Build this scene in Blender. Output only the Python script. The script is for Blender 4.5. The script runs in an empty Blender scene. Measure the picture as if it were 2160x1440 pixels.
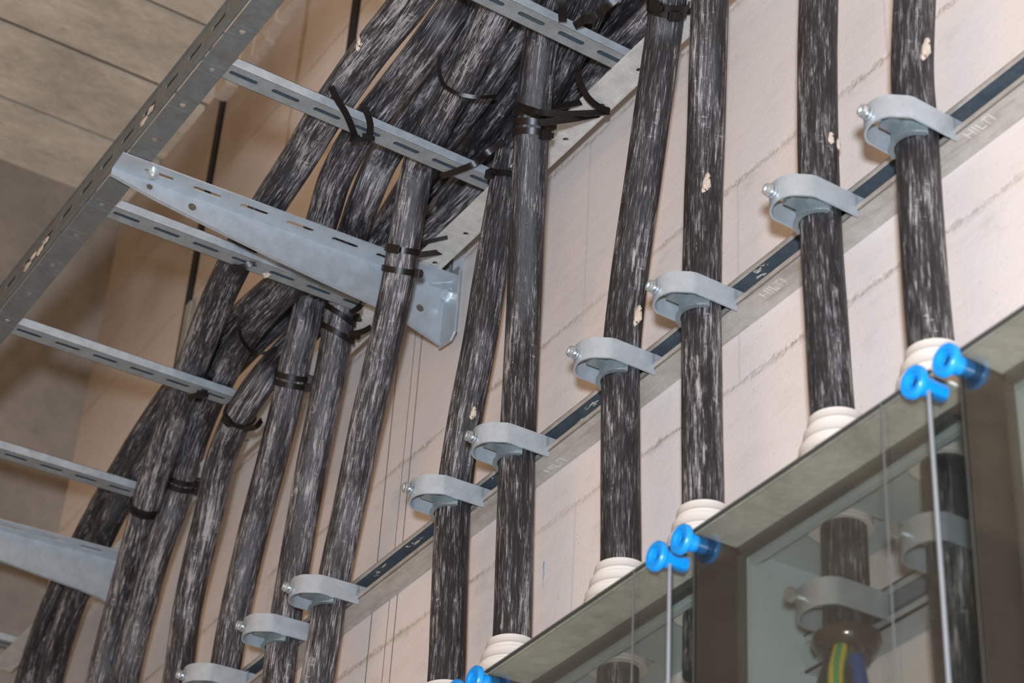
import bpy, bmesh, math, random
import numpy as np
from mathutils import Matrix, Vector
random.seed(7); rng = np.random.default_rng(7)
SC = bpy.context.scene
COL = SC.collection
A = lambda *v: np.array(v, float)

# ------------------------------------------------------------------ camera model
# world: x along the cable wall, y into the wall (wall face at y=0), z up
def rodr(w):
    w = np.array(w); t = np.linalg.norm(w); k = w/t
    K = np.array([[0,-k[2],k[1]],[k[2],0,-k[0]],[-k[1],k[0],0]])
    return np.eye(3)+np.sin(t)*K+(1-np.cos(t))*K@K
_r = rodr([-1.08141,-2.23946,-1.22737]); FPX = 4320.72; PP = A(1080+754.08, 720+33.23)
W = np.stack([-_r[:,0], _r[:,1], -_r[:,2]], 1)
def ray(px, py): return W.T@A((px-PP[0])/FPX, (py-PP[1])/FPX, 1.0)
CAM = -ray(1490,650)*2.6
def onY(px,py,y):
    d = ray(px,py); return CAM+d*((y-CAM[1])/d[1])
def onZ(px,py,z):
    d = ray(px,py); return CAM+d*((z-CAM[2])/d[2])
def onX(px,py,x):
    d = ray(px,py); return CAM+d*((x-CAM[0])/d[0])
def proj(P):
    q = W@(np.asarray(P,float)-CAM); return FPX*q[:2]/q[2]+PP

cd = bpy.data.cameras.new('camera'); cam = bpy.data.objects.new('camera', cd); COL.objects.link(cam)
M = np.eye(4); M[:3,0] = W.T@A(1,0,0); M[:3,1] = -W.T@A(0,1,0); M[:3,2] = -W.T@A(0,0,1); M[:3,3] = CAM
cam.matrix_world = Matrix(M.tolist())
cd.sensor_width = 36; cd.lens = FPX/2160*36
cd.shift_x = (1080-PP[0])/2160; cd.shift_y = (PP[1]-720)/2160
cd.clip_start = .05; cd.clip_end = 60
cd.dof.use_dof = True; cd.dof.focus_distance = 2.78; cd.dof.aperture_fstop = 7
SC.camera = cam

# ------------------------------------------------------------------ materials
class NT:
    def __init__(s, name):
        s.m = bpy.data.materials.new(name); s.m.use_nodes = True
        s.t = s.m.node_tree; s.t.nodes.clear()
        s.out = s.n('ShaderNodeOutputMaterial')
    def n(s, typ, **kw):
        nd = s.t.nodes.new(typ)
        for k, v in kw.items():
            if k.startswith('_'): setattr(nd, k[1:], v)
        for k, v in kw.items():
            if not k.startswith('_'):
                i = nd.inputs[int(k[1:])] if k[0]=='i' and k[1:].isdigit() else nd.inputs[k.replace('__',' ')]
                s.set(i, v)
        return nd
    def set(s, i, v):
        if isinstance(v, bpy.types.NodeSocket): s.t.links.new(v, i)
        else: i.default_value = v
    def math(s, op, a, b=None, clamp=False):
        nd = s.t.nodes.new('ShaderNodeMath'); nd.operation = op; nd.use_clamp = clamp
        s.set(nd.inputs[0], a)
        if b is not None: s.set(nd.inputs[1], b)
        return nd.outputs[0]
    def mix(s, f, a, b, typ='MIX'):
        nd = s.t.nodes.new('ShaderNodeMix'); nd.data_type = 'RGBA'; nd.blend_type = typ
        s.set(nd.inputs[0], f); s.set(nd.inputs[6], a); s.set(nd.inputs[7], b)
        return nd.outputs[2]
    def noise(s, vec, scale, detail=4, rough=.55, out=0):
        return s.n('ShaderNodeTexNoise', Vector=vec, Scale=scale, Detail=detail, Roughness=rough).outputs[out]
    def ramp(s, f, stops):
        nd = s.t.nodes.new('ShaderNodeValToRGB'); s.set(nd.inputs[0], f)
        e = nd.color_ramp.elements
        while len(e) < len(stops): e.new(.5)
        for i, (p, c) in enumerate(stops):
            e[i].position = p
            e[i].color = (c, c, c, 1) if not hasattr(c, '__len__') else (*c[:3], 1)
        return nd.outputs[0]
    def obj(s): return s.n('ShaderNodeTexCoord').outputs['Object']
    def pos(s): return s.n('ShaderNodeNewGeometry').outputs['Position']
    def mapping(s, vec, scale=(1,1,1), loc=(0,0,0), rot=(0,0,0)):
        return s.n('ShaderNodeMapping', Vector=vec, Scale=scale, Location=loc, Rotation=rot).outputs[0]
    def bump(s, h, strength=.3, dist=.005):
        return s.n('ShaderNodeBump', Height=h, Strength=strength, Distance=dist).outputs[0]
    def bsdf(s, color, rough=.6, metal=0., normal=None, spec=.5, **kw):
        b = s.n('ShaderNodeBsdfPrincipled')
        s.set(b.inputs['Base Color'], color if isinstance(color, bpy.types.NodeSocket) else (*color, 1))
        s.set(b.inputs['Roughness'], rough); s.set(b.inputs['Metallic'], metal)
        s.set(b.inputs['Specular IOR Level'], spec)
        if normal is not None: s.set(b.inputs['Normal'], normal)
        s.t.links.new(b.outputs[0], s.out.inputs[0]); return b

def mat_cable(name, dust, dark=(.010,.010,.012)):
    t = NT(name)
    uv = t.n('ShaderNodeUVMap').outputs[0]
    rnd = t.n('ShaderNodeObjectInfo').outputs['Random']
    off = t.n('ShaderNodeCombineXYZ', X=t.math('MULTIPLY', rnd, 7.3), Y=t.math('MULTIPLY', rnd, 31.), Z=t.math('MULTIPLY', rnd, 13.)).outputs[0]
    v = t.n('ShaderNodeVectorMath', _operation='ADD', i0=uv, i1=off).outputs[0]
    st = t.noise(t.mapping(v, (300, 19, 1)), 1., 6, .7)          # long streaks
    fi = t.noise(t.mapping(v, (900, 60, 1)), 1., 4, .65)            # fine scratches
    bl = t.noise(t.mapping(v, (50, 7, 1)), 1., 3, .5)              # broad dusty patches
    sm = t.noise(t.mapping(v, (70, 7.5, 1), (3,7,0)), 1., 8, .74)    # plaster smears
    cr = t.noise(t.mapping(v, (70, 260, 1), (9,2,0)), 1., 3, .6)   # short cross scuffs
    d = t.math('ADD', t.math('MULTIPLY', st, .62), t.math('ADD', t.math('MULTIPLY', fi, .42), t.math('MULTIPLY', bl, .34)))
    d = t.math('ADD', d, t.math('MULTIPLY', t.ramp(cr, [(.6,0.),(.72,.10)]), t.ramp(bl, [(.45,0.),(.6,1.)])))
    lo = .735 - dust*.075
    c1 = t.ramp(d, [(lo-.07, dark), (lo-.005, (.030,.029,.032)), (lo+.05, (.11,.104,.108)), (lo+.125, (.36,.335,.33))])
    w = t.ramp(sm, [(.60, 0.), (.63, .55), (.68, .85)])
    c2 = t.mix(w, c1, (.40,.365,.345,1))
    h = t.math('ADD', st, t.math('ADD', t.math('MULTIPLY', fi, .5), t.math('MULTIPLY', sm, .6)))
    t.bsdf(c2, t.ramp(d, [(.55,.36),(.85,.72)]), 0, t.bump(h, .45, .0025), .5)
    return t.m

def mat_zinc(name, col=(.50,.54,.57), metal=.45, rough=.42, dirt_shade=.25, dirtcol=(.30,.26,.21), streak=None, spangle=.16):
    t = NT(name); p = t.pos()
    sp = t.noise(p, 55, 3, .6); sp2 = t.noise(p, 320, 2, .5)
    v = t.math('ADD', t.math('MULTIPLY', sp, .6), t.math('MULTIPLY', sp2, .4))
    c = t.mix(t.ramp(v, [(.35,0.),(.65,1.)]), tuple(x*(1-spangle) for x in col)+(1,), tuple(min(1,x*(1+spangle*.7)) for x in col)+(1,))
    dn = t.noise(t.mapping(p, streak or (1,1,1)), 22, 6, .7)
    c = t.mix(t.ramp(dn, [(.5,0.),(.68,dirt_shade)]), c, (*dirtcol,1))
    t.bsdf(c, t.ramp(v, [(.3,rough-.08),(.7,rough+.12)]), metal, t.bump(sp2, .08, .002))
    return t.m

def mat_plain(name, col, rough=.5, metal=0., nscale=40, var=.12, bump=.05, spec=.5):
    t = NT(name); p = t.pos(); n = t.noise(p, nscale, 4, .6)
    c = t.mix(n, tuple(x*(1-var) for x in col)+(1,), tuple(min(1,x*(1+var)) for x in col)+(1,))
    t.bsdf(c, rough, metal, t.bump(n, bump, .003), spec); return t.m

def mat_wall():
    t = NT('sand_lime_block_wall'); p = t.pos()
    x = t.n('ShaderNodeSeparateXYZ', Vector=p).outputs
    wob = t.math('MULTIPLY', t.math('SUBTRACT', t.noise(p, 14, 5, .7), .5), .011)
    zz = t.math('ADD', x[2], wob); xx = t.math('ADD', x[0], t.math('MULTIPLY', wob, .5))
    H = .31
    rz = t.math('DIVIDE', t.math('ADD', zz, .149), H)
    row = t.math('FLOOR', rz)
    fz = t.math('SUBTRACT', rz, row)
    dz = t.math('MULTIPLY', t.math('MINIMUM', fz, t.math('SUBTRACT', 1., fz)), H)
    par = t.math('MODULO', t.math('ABSOLUTE', row), 2.)
    rx = t.math('DIVIDE', t.math('SUBTRACT', t.math('ADD', xx, t.math('MULTIPLY', t.math('SUBTRACT', 1., par), .30)), .368), .66)
    fx = t.math('FRACT', t.math('ADD', rx, 50.))
    dx = t.math('MULTIPLY', t.math('MINIMUM', fx, t.math('SUBTRACT', 1., fx)), .66)
    jn = t.noise(p, 5, 3, .6)
    jz = t.math('SUBTRACT', 1., t.ramp(t.math('SUBTRACT', dz, t.math('MULTIPLY', t.ramp(t.noise(p, 32, 5, .7), [(.45,0.),(.7,1.)]), .006)), [(.0008,0.),(.005,1.)]))
    jx = t.math('SUBTRACT', 1., t.ramp(dx, [(.0005,0.),(.0022,1.)]))
    jz = t.math('MULTIPLY', jz, t.ramp(jn, [(.35,.35),(.6,1.)]))
    jx = t.math('MULTIPLY', jx, .55)
    # long vertical score lines cut in the wall
    sc = None
    for sx, wd in ((-.778,.0016),(-.802,.0012),(-.856,.0018)):
        d = t.math('ABSOLUTE', t.math('SUBTRACT', t.math('ADD', x[0], t.math('MULTIPLY', wob, .15)), sx))
        l = t.math('LESS_THAN', d, wd)
        sc = l if sc is None else t.math('MAXIMUM', sc, l)
    # block colour
    b1 = t.noise(p, 3.2, 5, .6); b2 = t.noise(t.mapping(p, (1,1,3.5)), 9, 5, .65); b3 = t.noise(p, 190, 2, .5)
    f = t.math('ADD', t.math('MULTIPLY', b1, .6), t.math('MULTIPLY', b2, .4))
    c = t.ramp(f, [(.32,(.60,.53,.49)), (.5,(.68,.60,.555)), (.66,(.66,.61,.585))])
    c = t.mix(t.ramp(b3, [(.62,0.),(.72,.22)]), c, (.42,.36,.32,1))
    vo = t.n('ShaderNodeTexVoronoi', Vector=p, Scale=60.).outputs[0]
    c = t.mix(t.ramp(vo, [(.06,.5),(.11,0.)]), c, (.45,.39,.35,1))
    # smeared mortar under the joints
    sm = t.math('MULTIPLY', t.ramp(t.noise(t.mapping(p,(1,1,2.2)), 7, 6, .7), [(.56,0.),(.66,1.)]), t.ramp(fz, [(.55,0.),(.97,1.)]))
    c = t.mix(t.math('MULTIPLY', sm, .55), c, (.47,.43,.385,1))
    c = t.mix(t.math('MULTIPLY', jz, .75), c, t.ramp(t.noise(p, 130, 4, .7), [(.38,(.27,.225,.185)),(.55,(.52,.46,.40)),(.68,(.74,.69,.64))]))
    c = t.mix(jx, c, (.50,.45,.42,1))
    c = t.mix(t.math('MULTIPLY', sc, .85), c, (.16,.13,.10,1))
    # shade on the far upper stretch of the wall, painted browner
    far = t.ramp(t.math('ADD', x[0], t.math('MULTIPLY', wob, 6.)), [(0.,0.),(1.,1.)])
    fm = t.n('ShaderNodeMapRange', Value=x[0], i1=-1.30, i2=-1.75, i3=0., i4=1.).outputs[0]
    up = t.n('ShaderNodeMapRange', Value=x[2], i1=.75, i2=1.25, i3=0., i4=1.).outputs[0]
    dirt_shade = t.math('MULTIPLY', t.math('MULTIPLY', fm, up), t.ramp(b1, [(.3,.55),(.7,.95)]))
    c = t.mix(dirt_shade, c, (.27,.215,.165,1))
    # blue chalk tick between two cables
    bx = t.math('ABSOLUTE', t.math('SUBTRACT', t.math('ADD', x[0], wob), float(onY(1146,1210,0)[0])))
    bz = t.math('ABSOLUTE', t.math('SUBTRACT', x[2], float(onY(1146,1212,0)[2])))
    bm = t.math('MULTIPLY', t.math('LESS_THAN', bx, .0018), t.math('LESS_THAN', bz, .020))
    c = t.mix(t.math('MULTIPLY', bm, t.ramp(b2,[(.4,.2),(.6,.9)])), c, (.10,.35,.62,1))
    h = t.math('SUBTRACT', t.math('ADD', t.math('MULTIPLY', b2, .35), t.math('MULTIPLY', b3, .10)),
               t.math('ADD', t.math('MULTIPLY', jz, t.math('SUBTRACT', t.noise(p, 60, 4, .7), .15)), t.math('MULTIPLY', sc, .6)))
    t.bsdf(c, .85, 0, t.bump(h, .5, .006), .25)
    return t.m

def mat_concrete(name, c0, c1, scale=6, stretch=(1,1,1)):
    t = NT(name); p = t.mapping(t.pos(), stretch)
    a = t.noise(p, scale, 7, .68); b = t.noise(p, scale*9, 4, .6)
    f = t.math('ADD', t.math('MULTIPLY', a, .75), t.math('MULTIPLY', b, .25))
    c = t.ramp(f, [(.34, c0), (.62, c1)])
    vo = t.n('ShaderNodeTexVoronoi', Vector=p, Scale=scale*2.2).outputs[0]
    c = t.mix(t.ramp(vo, [(.05,.45),(.10,0.)]), c, (*[x*.5 for x in c0],1))
    t.bsdf(c, .9, 0, t.bump(f, .45, .012), .2); return t.m

def mat_smoked(name, tint=(.865,.865,.835), rough=.06, haze=.013, hazecol=(.30,.31,.29)):
    t = NT(name)
    tr = t.n('ShaderNodeBsdfTransparent', Color=(*tint,1))
    gl = t.n('ShaderNodeBsdfGlossy', Color=(.9,.9,.9,1), Roughness=rough)
    df = t.n('ShaderNodeBsdfDiffuse', Color=(*hazecol,1))
    n = t.noise(t.pos(), 9, 5, .65)
    m0 = t.n('ShaderNodeMixShader', Fac=t.ramp(n, [(.35,haze*.6),(.7,haze*1.5)]), i1=tr.outputs[0], i2=df.outputs[0])
    fr = t.n('ShaderNodeFresnel', IOR=1.45)
    m1 = t.n('ShaderNodeMixShader', Fac=t.math('MULTIPLY', fr.outputs[0], .35), i1=m0.outputs[0], i2=gl.outputs[0])
    t.t.links.new(m1.outputs[0], t.out.inputs[0]); return t.m

def mat_gland():
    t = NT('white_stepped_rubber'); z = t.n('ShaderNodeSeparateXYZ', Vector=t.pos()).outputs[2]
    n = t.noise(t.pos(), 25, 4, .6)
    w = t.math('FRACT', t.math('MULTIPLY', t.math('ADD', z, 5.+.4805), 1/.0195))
    c = t.ramp(w, [(0.,(.34,.31,.28)),(.12,(.50,.455,.41)),(.5,(.62,.575,.52)),(.93,(.66,.615,.56)),(1.,(.42,.385,.345))])  # dark bands paint the shade in the grooves between steps
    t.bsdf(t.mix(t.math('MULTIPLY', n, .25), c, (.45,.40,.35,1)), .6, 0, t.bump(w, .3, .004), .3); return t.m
def mat_twotone(name, c0, c1):
    t = NT(name); uv = t.n('ShaderNodeUVMap').outputs[0]
    x = t.n('ShaderNodeSeparateXYZ', Vector=uv).outputs
    s = t.math('GREATER_THAN', t.math('FRACT', t.math('ADD', t.math('MULTIPLY', x[0], 90.), t.math('MULTIPLY', x[1], 3.))), .45)
    t.bsdf(t.mix(s, (*c0,1), (*c1,1)), .4); return t.m

MAT = dict(
    wall=mat_wall(),
    cable=mat_cable('black_cable_sheath', .25),
    cable_dusty=mat_cable('dusty_cable_sheath', .68, (.014,.013,.016)),
    zinc=mat_zinc('zinc_steel', (.45,.51,.555)),
    zinc_trough=mat_zinc('shaded_bluish_zinc', (.27,.33,.35), .6, .35, .1),  # darker bluish copy: shaded, reflecting underside of the clamp put into the colour
    zinc_under=mat_zinc('shaded_zinc_underside', (.28,.30,.30), .35, .5, .35, (.20,.17,.14)),  # darker copy of zinc: shade on the rung undersides put into the colour
    zinc_b=mat_zinc('bright_zinc_plate', (.41,.455,.49), .4, .40, .14, spangle=.10),
    zinc_rail=mat_zinc('shaded_dusty_zinc_rail', (.165,.178,.174), .45, .5, .45, (.15,.12,.09)),  # darker copy of zinc: slanting light on the outer rail painted in, plus dust
    zinc_inner=mat_zinc('lit_zinc_rail', (.56,.55,.51), .25, .55, .35, (.42,.36,.29)),  # paler beige copy of zinc: warm light on the inner rail painted in
    strut=mat_zinc('dusty_zinc_strut', (.46,.43,.385), .35, .45, .7, (.27,.225,.18), (.35,3,3)),
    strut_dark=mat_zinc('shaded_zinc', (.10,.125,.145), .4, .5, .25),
    screw=mat_zinc('bright_screw_steel', (.68,.74,.76), .8, .22, .05),
    tie=mat_plain('black_nylon', (.007,.0055,.005), .38, 0, 90, .3, .05, .35),
    blue=mat_plain('blue_plastic', (.004,.24,.66), .32, 0, 40, .06, .02),
    blue_in=mat_plain('shaded_blue_plastic', (.002,.010,.045), .6),  # darker blue puts the shade of the bolt socket into the colour
    white=mat_gland(),
    collar=mat_plain('dark_glossy_collar', (.06,.05,.04), .18, .3),
    plaster=mat_plain('dried_plaster', (.50,.42,.34), .9, 0, 120, .25, .5, .2),
    box_grey=mat_plain('grey_polycarbonate', (.37,.43,.43), .5, 0, 12, .08, .03),
    lid_top=mat_concrete('dusty_lid_top', (.40,.40,.35), (.74,.73,.66), 7),
    smoked=mat_smoked('smoked_clear_lid'),
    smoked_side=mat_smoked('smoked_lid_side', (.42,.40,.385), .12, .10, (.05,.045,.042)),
    rim=mat_plain('dark_grey_rim', (.055,.055,.052), .5),
    edge=mat_plain('painted_lid_highlight', (.22,.23,.235), .3),  # highlight of the lid edge put into a pale colour
    edge_dim=mat_plain('dull_lid_line', (.10,.10,.10), .4),
    ceiling=mat_concrete('board_marked_concrete', (.40,.345,.27), (.68,.60,.48), 9, (1.,.5,1.)),
    ceil_gap=mat_plain('shadowed_board_joint', (.09,.07,.05), .95),
    endwall=mat_concrete('grey_render', (.19,.165,.145), (.28,.245,.21), 3),
    floor=mat_concrete('grey_screed', (.28,.25,.22), (.38,.35,.31), 2),
    black=mat_plain('black_joint', (.006,.005,.005), .8),
    strip=mat_zinc('grey_edge_profile', (.33,.32,.28), .3, .5, .3),
    paleline=mat_plain('pale_joint_filler', (.40,.33,.24), .9, 0, 30, .3, .3),
    copper=mat_plain('black_core', (.012,.012,.012), .35),
    bluecore=mat_plain('blue_core', (.03,.07,.22), .4),
    yg=mat_twotone('green_yellow_core', (.60,.42,.03), (.05,.28,.10)),
    stamp=mat_plain('stamped_zinc', (.50,.47,.42), .5),
)

# ------------------------------------------------------------------ mesh builder
class MB:
    def __init__(s): s.v = []; s.f = []; s.uv = {}
    def add(s, vs, fs, uvs=None):
        b = len(s.v); s.v += [tuple(map(float, p)) for p in vs]
        for i, f in enumerate(fs):
            if uvs: s.uv[len(s.f)] = uvs[i]
            s.f.append(tuple(b+k for k in f))
        return s
    def box(s, lo, hi):
        x0,y0,z0 = lo; x1,y1,z1 = hi
        return s.obox(A((x0+x1)/2,(y0+y1)/2,(z0+z1)/2), A((x1-x0)/2,0,0), A(0,(y1-y0)/2,0), A(0,0,(z1-z0)/2))
    def obox(s, c, u, v, w):
        vs = [c+a*u+b*v+d*w for d in (-1,1) for a,b in ((-1,-1),(1,-1),(1,1),(-1,1))]
        return s.add(vs, [(3,2,1,0),(4,5,6,7),(0,1,5,4),(1,2,6,5),(2,3,7,6),(3,0,4,7)])
    def prism(s, poly, d):                       # planar polygon (3D points) extruded by vector d
        n = len(poly); poly = [np.asarray(p,float) for p in poly]
        vs = poly+[p+d for p in poly]
        return s.add(vs, [tuple(range(n))[::-1], tuple(range(n,2*n))]+[(i,(i+1)%n,n+(i+1)%n,n+i) for i in range(n)])
    def frame(s, axis):
        w = np.asarray(axis,float); w = w/np.linalg.norm(w)
        a = A(0,0,1) if abs(w[2])<.9 else A(1,0,0)
        u = np.cross(a,w); u /= np.linalg.norm(u); return u, np.cross(w,u), w
    def lathe(s, base, axis, prof, n=24):        # prof: (r, h) list
        u,v,w = s.frame(axis); vs = []
        for r,h in prof:
            for i in range(n):
                a = 2*math.pi*i/n; vs.append(np.asarray(base)+w*h+u*r*math.cos(a)+v*r*math.sin(a))
        fs = [(j*n+i, j*n+(i+1)%n, (j+1)*n+(i+1)%n, (j+1)*n+i) for j in range(len(prof)-1) for i in range(n)]
        if prof[0][0] > 1e-6 and prof[0] != prof[-1]: fs.append(tuple(range(n))[::-1])
        if prof[-1][0] > 1e-6 and prof[0] != prof[-1]: fs.append(tuple((len(prof)-1)*n+i for i in range(n)))
        return s.add(vs, fs)
    def cyl(s, a, b, r, n=16):
        a = np.asarray(a,float); b = np.asarray(b,float)
        return s.lathe(a, b-a, [(r,0),(r,np.linalg.norm(b-a))], n)
    def hexnut(s, a, axis, r, h): return s.lathe(a, axis, [(r,0),(r,h)], 6)
    def slotted(s, O, U, V, N, L, Wd, slots, t): # plate O + u*U + v*V, thickness t along N, slots (u, half length, half width, v)
        O=np.asarray(O,float); U=np.asarray(U,float); V=np.asarray(V,float); N=np.asarray(N,float)*t
        cuts = []; prev = 0.
        for (u,hl,hw,vc) in sorted(slots):
            a = max(prev, u-hl-.006); b = min(L, u+hl+.006)
            if a > prev+1e-5: cuts.append((prev,a,None))
            cuts.append((a,b,(u,hl,hw,vc))); prev = b
        if prev < L-1e-5: cuts.append((prev,L,None))
        for a,b,sl in cuts:
            if sl is None:
                s.prism([O+U*a, O+U*b, O+U*b+V*Wd, O+U*a+V*Wd], N); continue
            u,hl,hw,vc = sl; hole = []
            for k in range(8):
                th = -math.pi/2+math.pi*k/7; hole.append((u+(hl-hw)+hw*math.cos(th), vc+hw*math.sin(th)))
            for k in range(8):
                th = math.pi/2+math.pi*k/7; hole.append((u-(hl-hw)+hw*math.cos(th), vc+hw*math.sin(th)))
            outer = []
            for k,(hu,hv) in enumerate(hole):
                if k == 0: outer.append((b,0.))
                elif k == 7: outer.append((b,Wd))
                elif k == 8: outer.append((a,Wd))
                elif k == 15: outer.append((a,0.))
                elif k < 7: outer.append((b, Wd*k/7))
                else: outer.append((a, Wd*(15-k)/7))
            n = 16
            P = lambda q,d: O+U*q[0]+V*q[1]+N*d
            vs = [P(q,0) for q in outer]+[P(q,0) for q in hole]+[P(q,1) for q in outer]+[P(q,1) for q in hole]
            fs = []
            for i in range(n):
                j = (i+1)%n
                fs += [(j,i,n+i,n+j), (2*n+i,2*n+j,3*n+j,3*n+i), (i,j,2*n+j,2*n+i), (n+j,n+i,3*n+i,3*n+j)]
            s.add(vs, fs)
        return s
    def tube(s, pts, r, n=18, cap=True, ref=(0,-1,0), lump=0.):
        pts = [np.asarray(p,float) for p in pts]; m = len(pts)
        T = [pts[min(i+1,m-1)]-pts[max(i-1,0)] for i in range(m)]; T = [t/np.linalg.norm(t) for t in T]
        u = np.asarray(ref,float); u = u-T[0]*(u@T[0]); u /= np.linalg.norm(u)
        vs=[]; L=0; Ls=[]
        for i in range(m):
            if i: L += np.linalg.norm(pts[i]-pts[i-1])
            Ls.append(L); u = u-T[i]*(u@T[i]); u /= np.linalg.norm(u); v = np.cross(T[i],u)
            for k in range(n):
                a = 2*math.pi*k/n
                rr = r*(1+lump*(math.sin(3*a+L*14)*.5+math.sin(L*37+a)*.5)) if lump else r
                vs.append(pts[i]-(u*math.cos(a)+v*math.sin(a))*rr)
        fs=[]; uvs=[]; c = 2*math.pi*r
        for i in range(m-1):
            for k in range(n):
                fs.append((i*n+k, i*n+(k+1)%n, (i+1)*n+(k+1)%n, (i+1)*n+k))
                a0,a1 = k/n*c,(k+1)/n*c; uvs.append(((a0,Ls[i]),(a1,Ls[i]),(a1,Ls[i+1]),(a0,Ls[i+1])))
        if cap:
            fs += [tuple(range(n))[::-1], tuple((m-1)*n+k for k in range(n))]; uvs += [[(0,0)]*n]*2
        return s.add(vs, fs, uvs)
    def ribbon(s, pts, wdir, w, t, closed=False):
        pts=[np.asarray(p,float) for p in pts]; m=len(pts); vs=[]
        for i in range(m):
            if closed: tg = pts[(i+1)%m]-pts[i-1]
            else: tg = pts[min(i+1,m-1)]-pts[max(i-1,0)]
            tg = tg/np.linalg.norm(tg); wd = np.asarray(wdir[i] if isinstance(wdir,list) else wdir,float)
            wd = wd-tg*(wd@tg); wd /= np.linalg.norm(wd); nn = np.cross(tg,wd)
            for a,b in ((-1,-1),(1,-1),(1,1),(-1,1)): vs.append(pts[i]+wd*a*w/2+nn*b*t/2)
        fs=[]; 
        for i in range(m if closed else m-1):
            j=(i+1)%m
            for k in range(4): fs.append((i*4+k, i*4+(k+1)%4, j*4+(k+1)%4, j*4+k))
        if not closed: fs += [(3,2,1,0), ((m-1)*4,(m-1)*4+1,(m-1)*4+2,(m-1)*4+3)]
        return s.add(vs, fs)
    def blob(s, c, r, seed=0, n=10):
        g = np.random.default_rng(seed); c=np.asarray(c,float); vs=[]
        for j in range(7):
            ph = math.pi*j/6
            for i in range(n):
                a = 2*math.pi*i/n; k = .72+.5*g.random()
                vs.append(c+A(r[0]*math.sin(ph)*math.cos(a), r[1]*math.sin(ph)*math.sin(a), r[2]*math.cos(ph))*k)
        fs=[(j*n+i,j*n+(i+1)%n,(j+1)*n+(i+1)%n,(j+1)*n+i) for j in range(6) for i in range(n)]
        return s.add(vs,fs)

LOC = {}
def obj(name, mb, mat, parent=None, smooth=False, bevel=0.):
    org = LOC.get(parent.name, A(0,0,0)) if parent else None
    if org is None:
        v = np.array(mb.v); org = A((v[:,0].min()+v[:,0].max())/2, (v[:,1].min()+v[:,1].max())/2, v[:,2].min())
        loc = org; own = org
    else: loc = A(0,0,0); own = org
    me = bpy.data.meshes.new(name)
    me.from_pydata([tuple(np.array(p)-own) for p in mb.v], [], mb.f)
    if mb.uv:
        lay = me.uv_layers.new(name='UVMap')
        for pi, poly in enumerate(me.polygons):
            if pi in mb.uv:
                for li, c in zip(poly.loop_indices, mb.uv[pi]): lay.data[li].uv = c
    bm = bmesh.new(); bm.from_mesh(me)
    bmesh.ops.recalc_face_normals(bm, faces=bm.faces); bm.to_mesh(me); bm.free()
    me.materials.append(MAT[mat])
    o = bpy.data.objects.new(name, me); COL.objects.link(o); o.location = tuple(loc)
    if parent: o.parent = parent
    LOC[o.name] = own
    if smooth:
        for p in me.polygons: p.use_smooth = True
        try: me.set_sharp_from_angle(angle=math.radians(42))
        except Exception: pass
    if bevel:
        b = o.modifiers.new('bevel','BEVEL'); b.width = bevel; b.segments = 2; b.limit_method = 'ANGLE'
    return o
def tag(o, label, cat, group=None):
    o['label'] = label; o['category'] = cat
    if group: o['group'] = group
    return o
def thing(name, loc, label, cat, group=None):
    o = bpy.data.objects.new(name, None); COL.objects.link(o); o.location = tuple(map(float,loc))
    o.empty_display_size = .02; LOC[o.name] = A(*loc); return tag(o, label, cat, group)
def struct(name, mb, mat, **k):
    o = obj(name, mb, mat, **k); o['kind'] = 'structure'; return o

# ------------------------------------------------------------------ setting
ZF, ZC, XE = -3.05, 1.70, -2.45
wb = MB().box((XE-.15,0,ZF), (3.6,.2,ZC+.25)); struct('wall_back', wb, 'wall')
struct('wall_left', MB().box((XE-.2,-4.2,ZF),(XE,0,ZC+.05)), 'endwall')
struct('floor', MB().box((XE-.2,-4.2,ZF-.1),(3.6,.2,ZF)), 'floor')
# ceiling: board-marked concrete, boards running towards the wall, with shadow joints
cb = MB(); x = XE-.2; yb = -.028
joints = [-2.235, -1.985, -1.735, -1.485, -1.2, -.95, -.7, -.4, -.1, .2, .5, .8, 1.1, 1.4, 1.7, 2.0, 2.3, 2.6, 2.9, 3.2]
for j in joints+[3.6]:
    cb.box((x,-4.2,ZC+random.uniform(-.002,.003)),(j-.011,0,ZC+.12)); x = j+.011
struct('ceiling', cb, 'ceiling')
gb = MB().box((XE-.2,-4.2,ZC+.014),(3.6,0,ZC+.14)); g = struct('trim_1', gb, 'ceil_gap')
# pale mortar bead where ceiling meets the wall, black movement joint, edge profile, pale joint line
fb = MB(); xs = np.linspace(-1.86,3.5,90)
for a,b in zip(xs[:-1],xs[1:]):
    fb.box((a,-.022-.012*rng.random(),ZC-.045-.03*rng.random()),(b,0,ZC))
struct('trim_2', fb, 'plaster')
struct('trim_3', MB().box((-1.884,-.006,.80),(-1.856,.001,ZC-.02)), 'black')
struct('trim_4', MB().box((-1.862,-.010,ZF),(-1.838,.001,1.06)).box((-1.838,-.006,ZF),(-1.815,.001,1.06)).box((-1.88,-.003,ZF),(-1.862,.001,.82)), 'strip')
struct('trim_5', MB().prism([A(-1.462,-.004,1.22),A(-1.456,-.004,1.22),A(-1.446,-.004,ZC),A(-1.462,-.004,ZC)],A(0,.005,0)), 'paleline')
# upper black joint seen behind the topmost cables
struct('trim_6', MB().box((-1.215,-.006,1.28),(-1.185,.001,ZC)), 'black')

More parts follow.
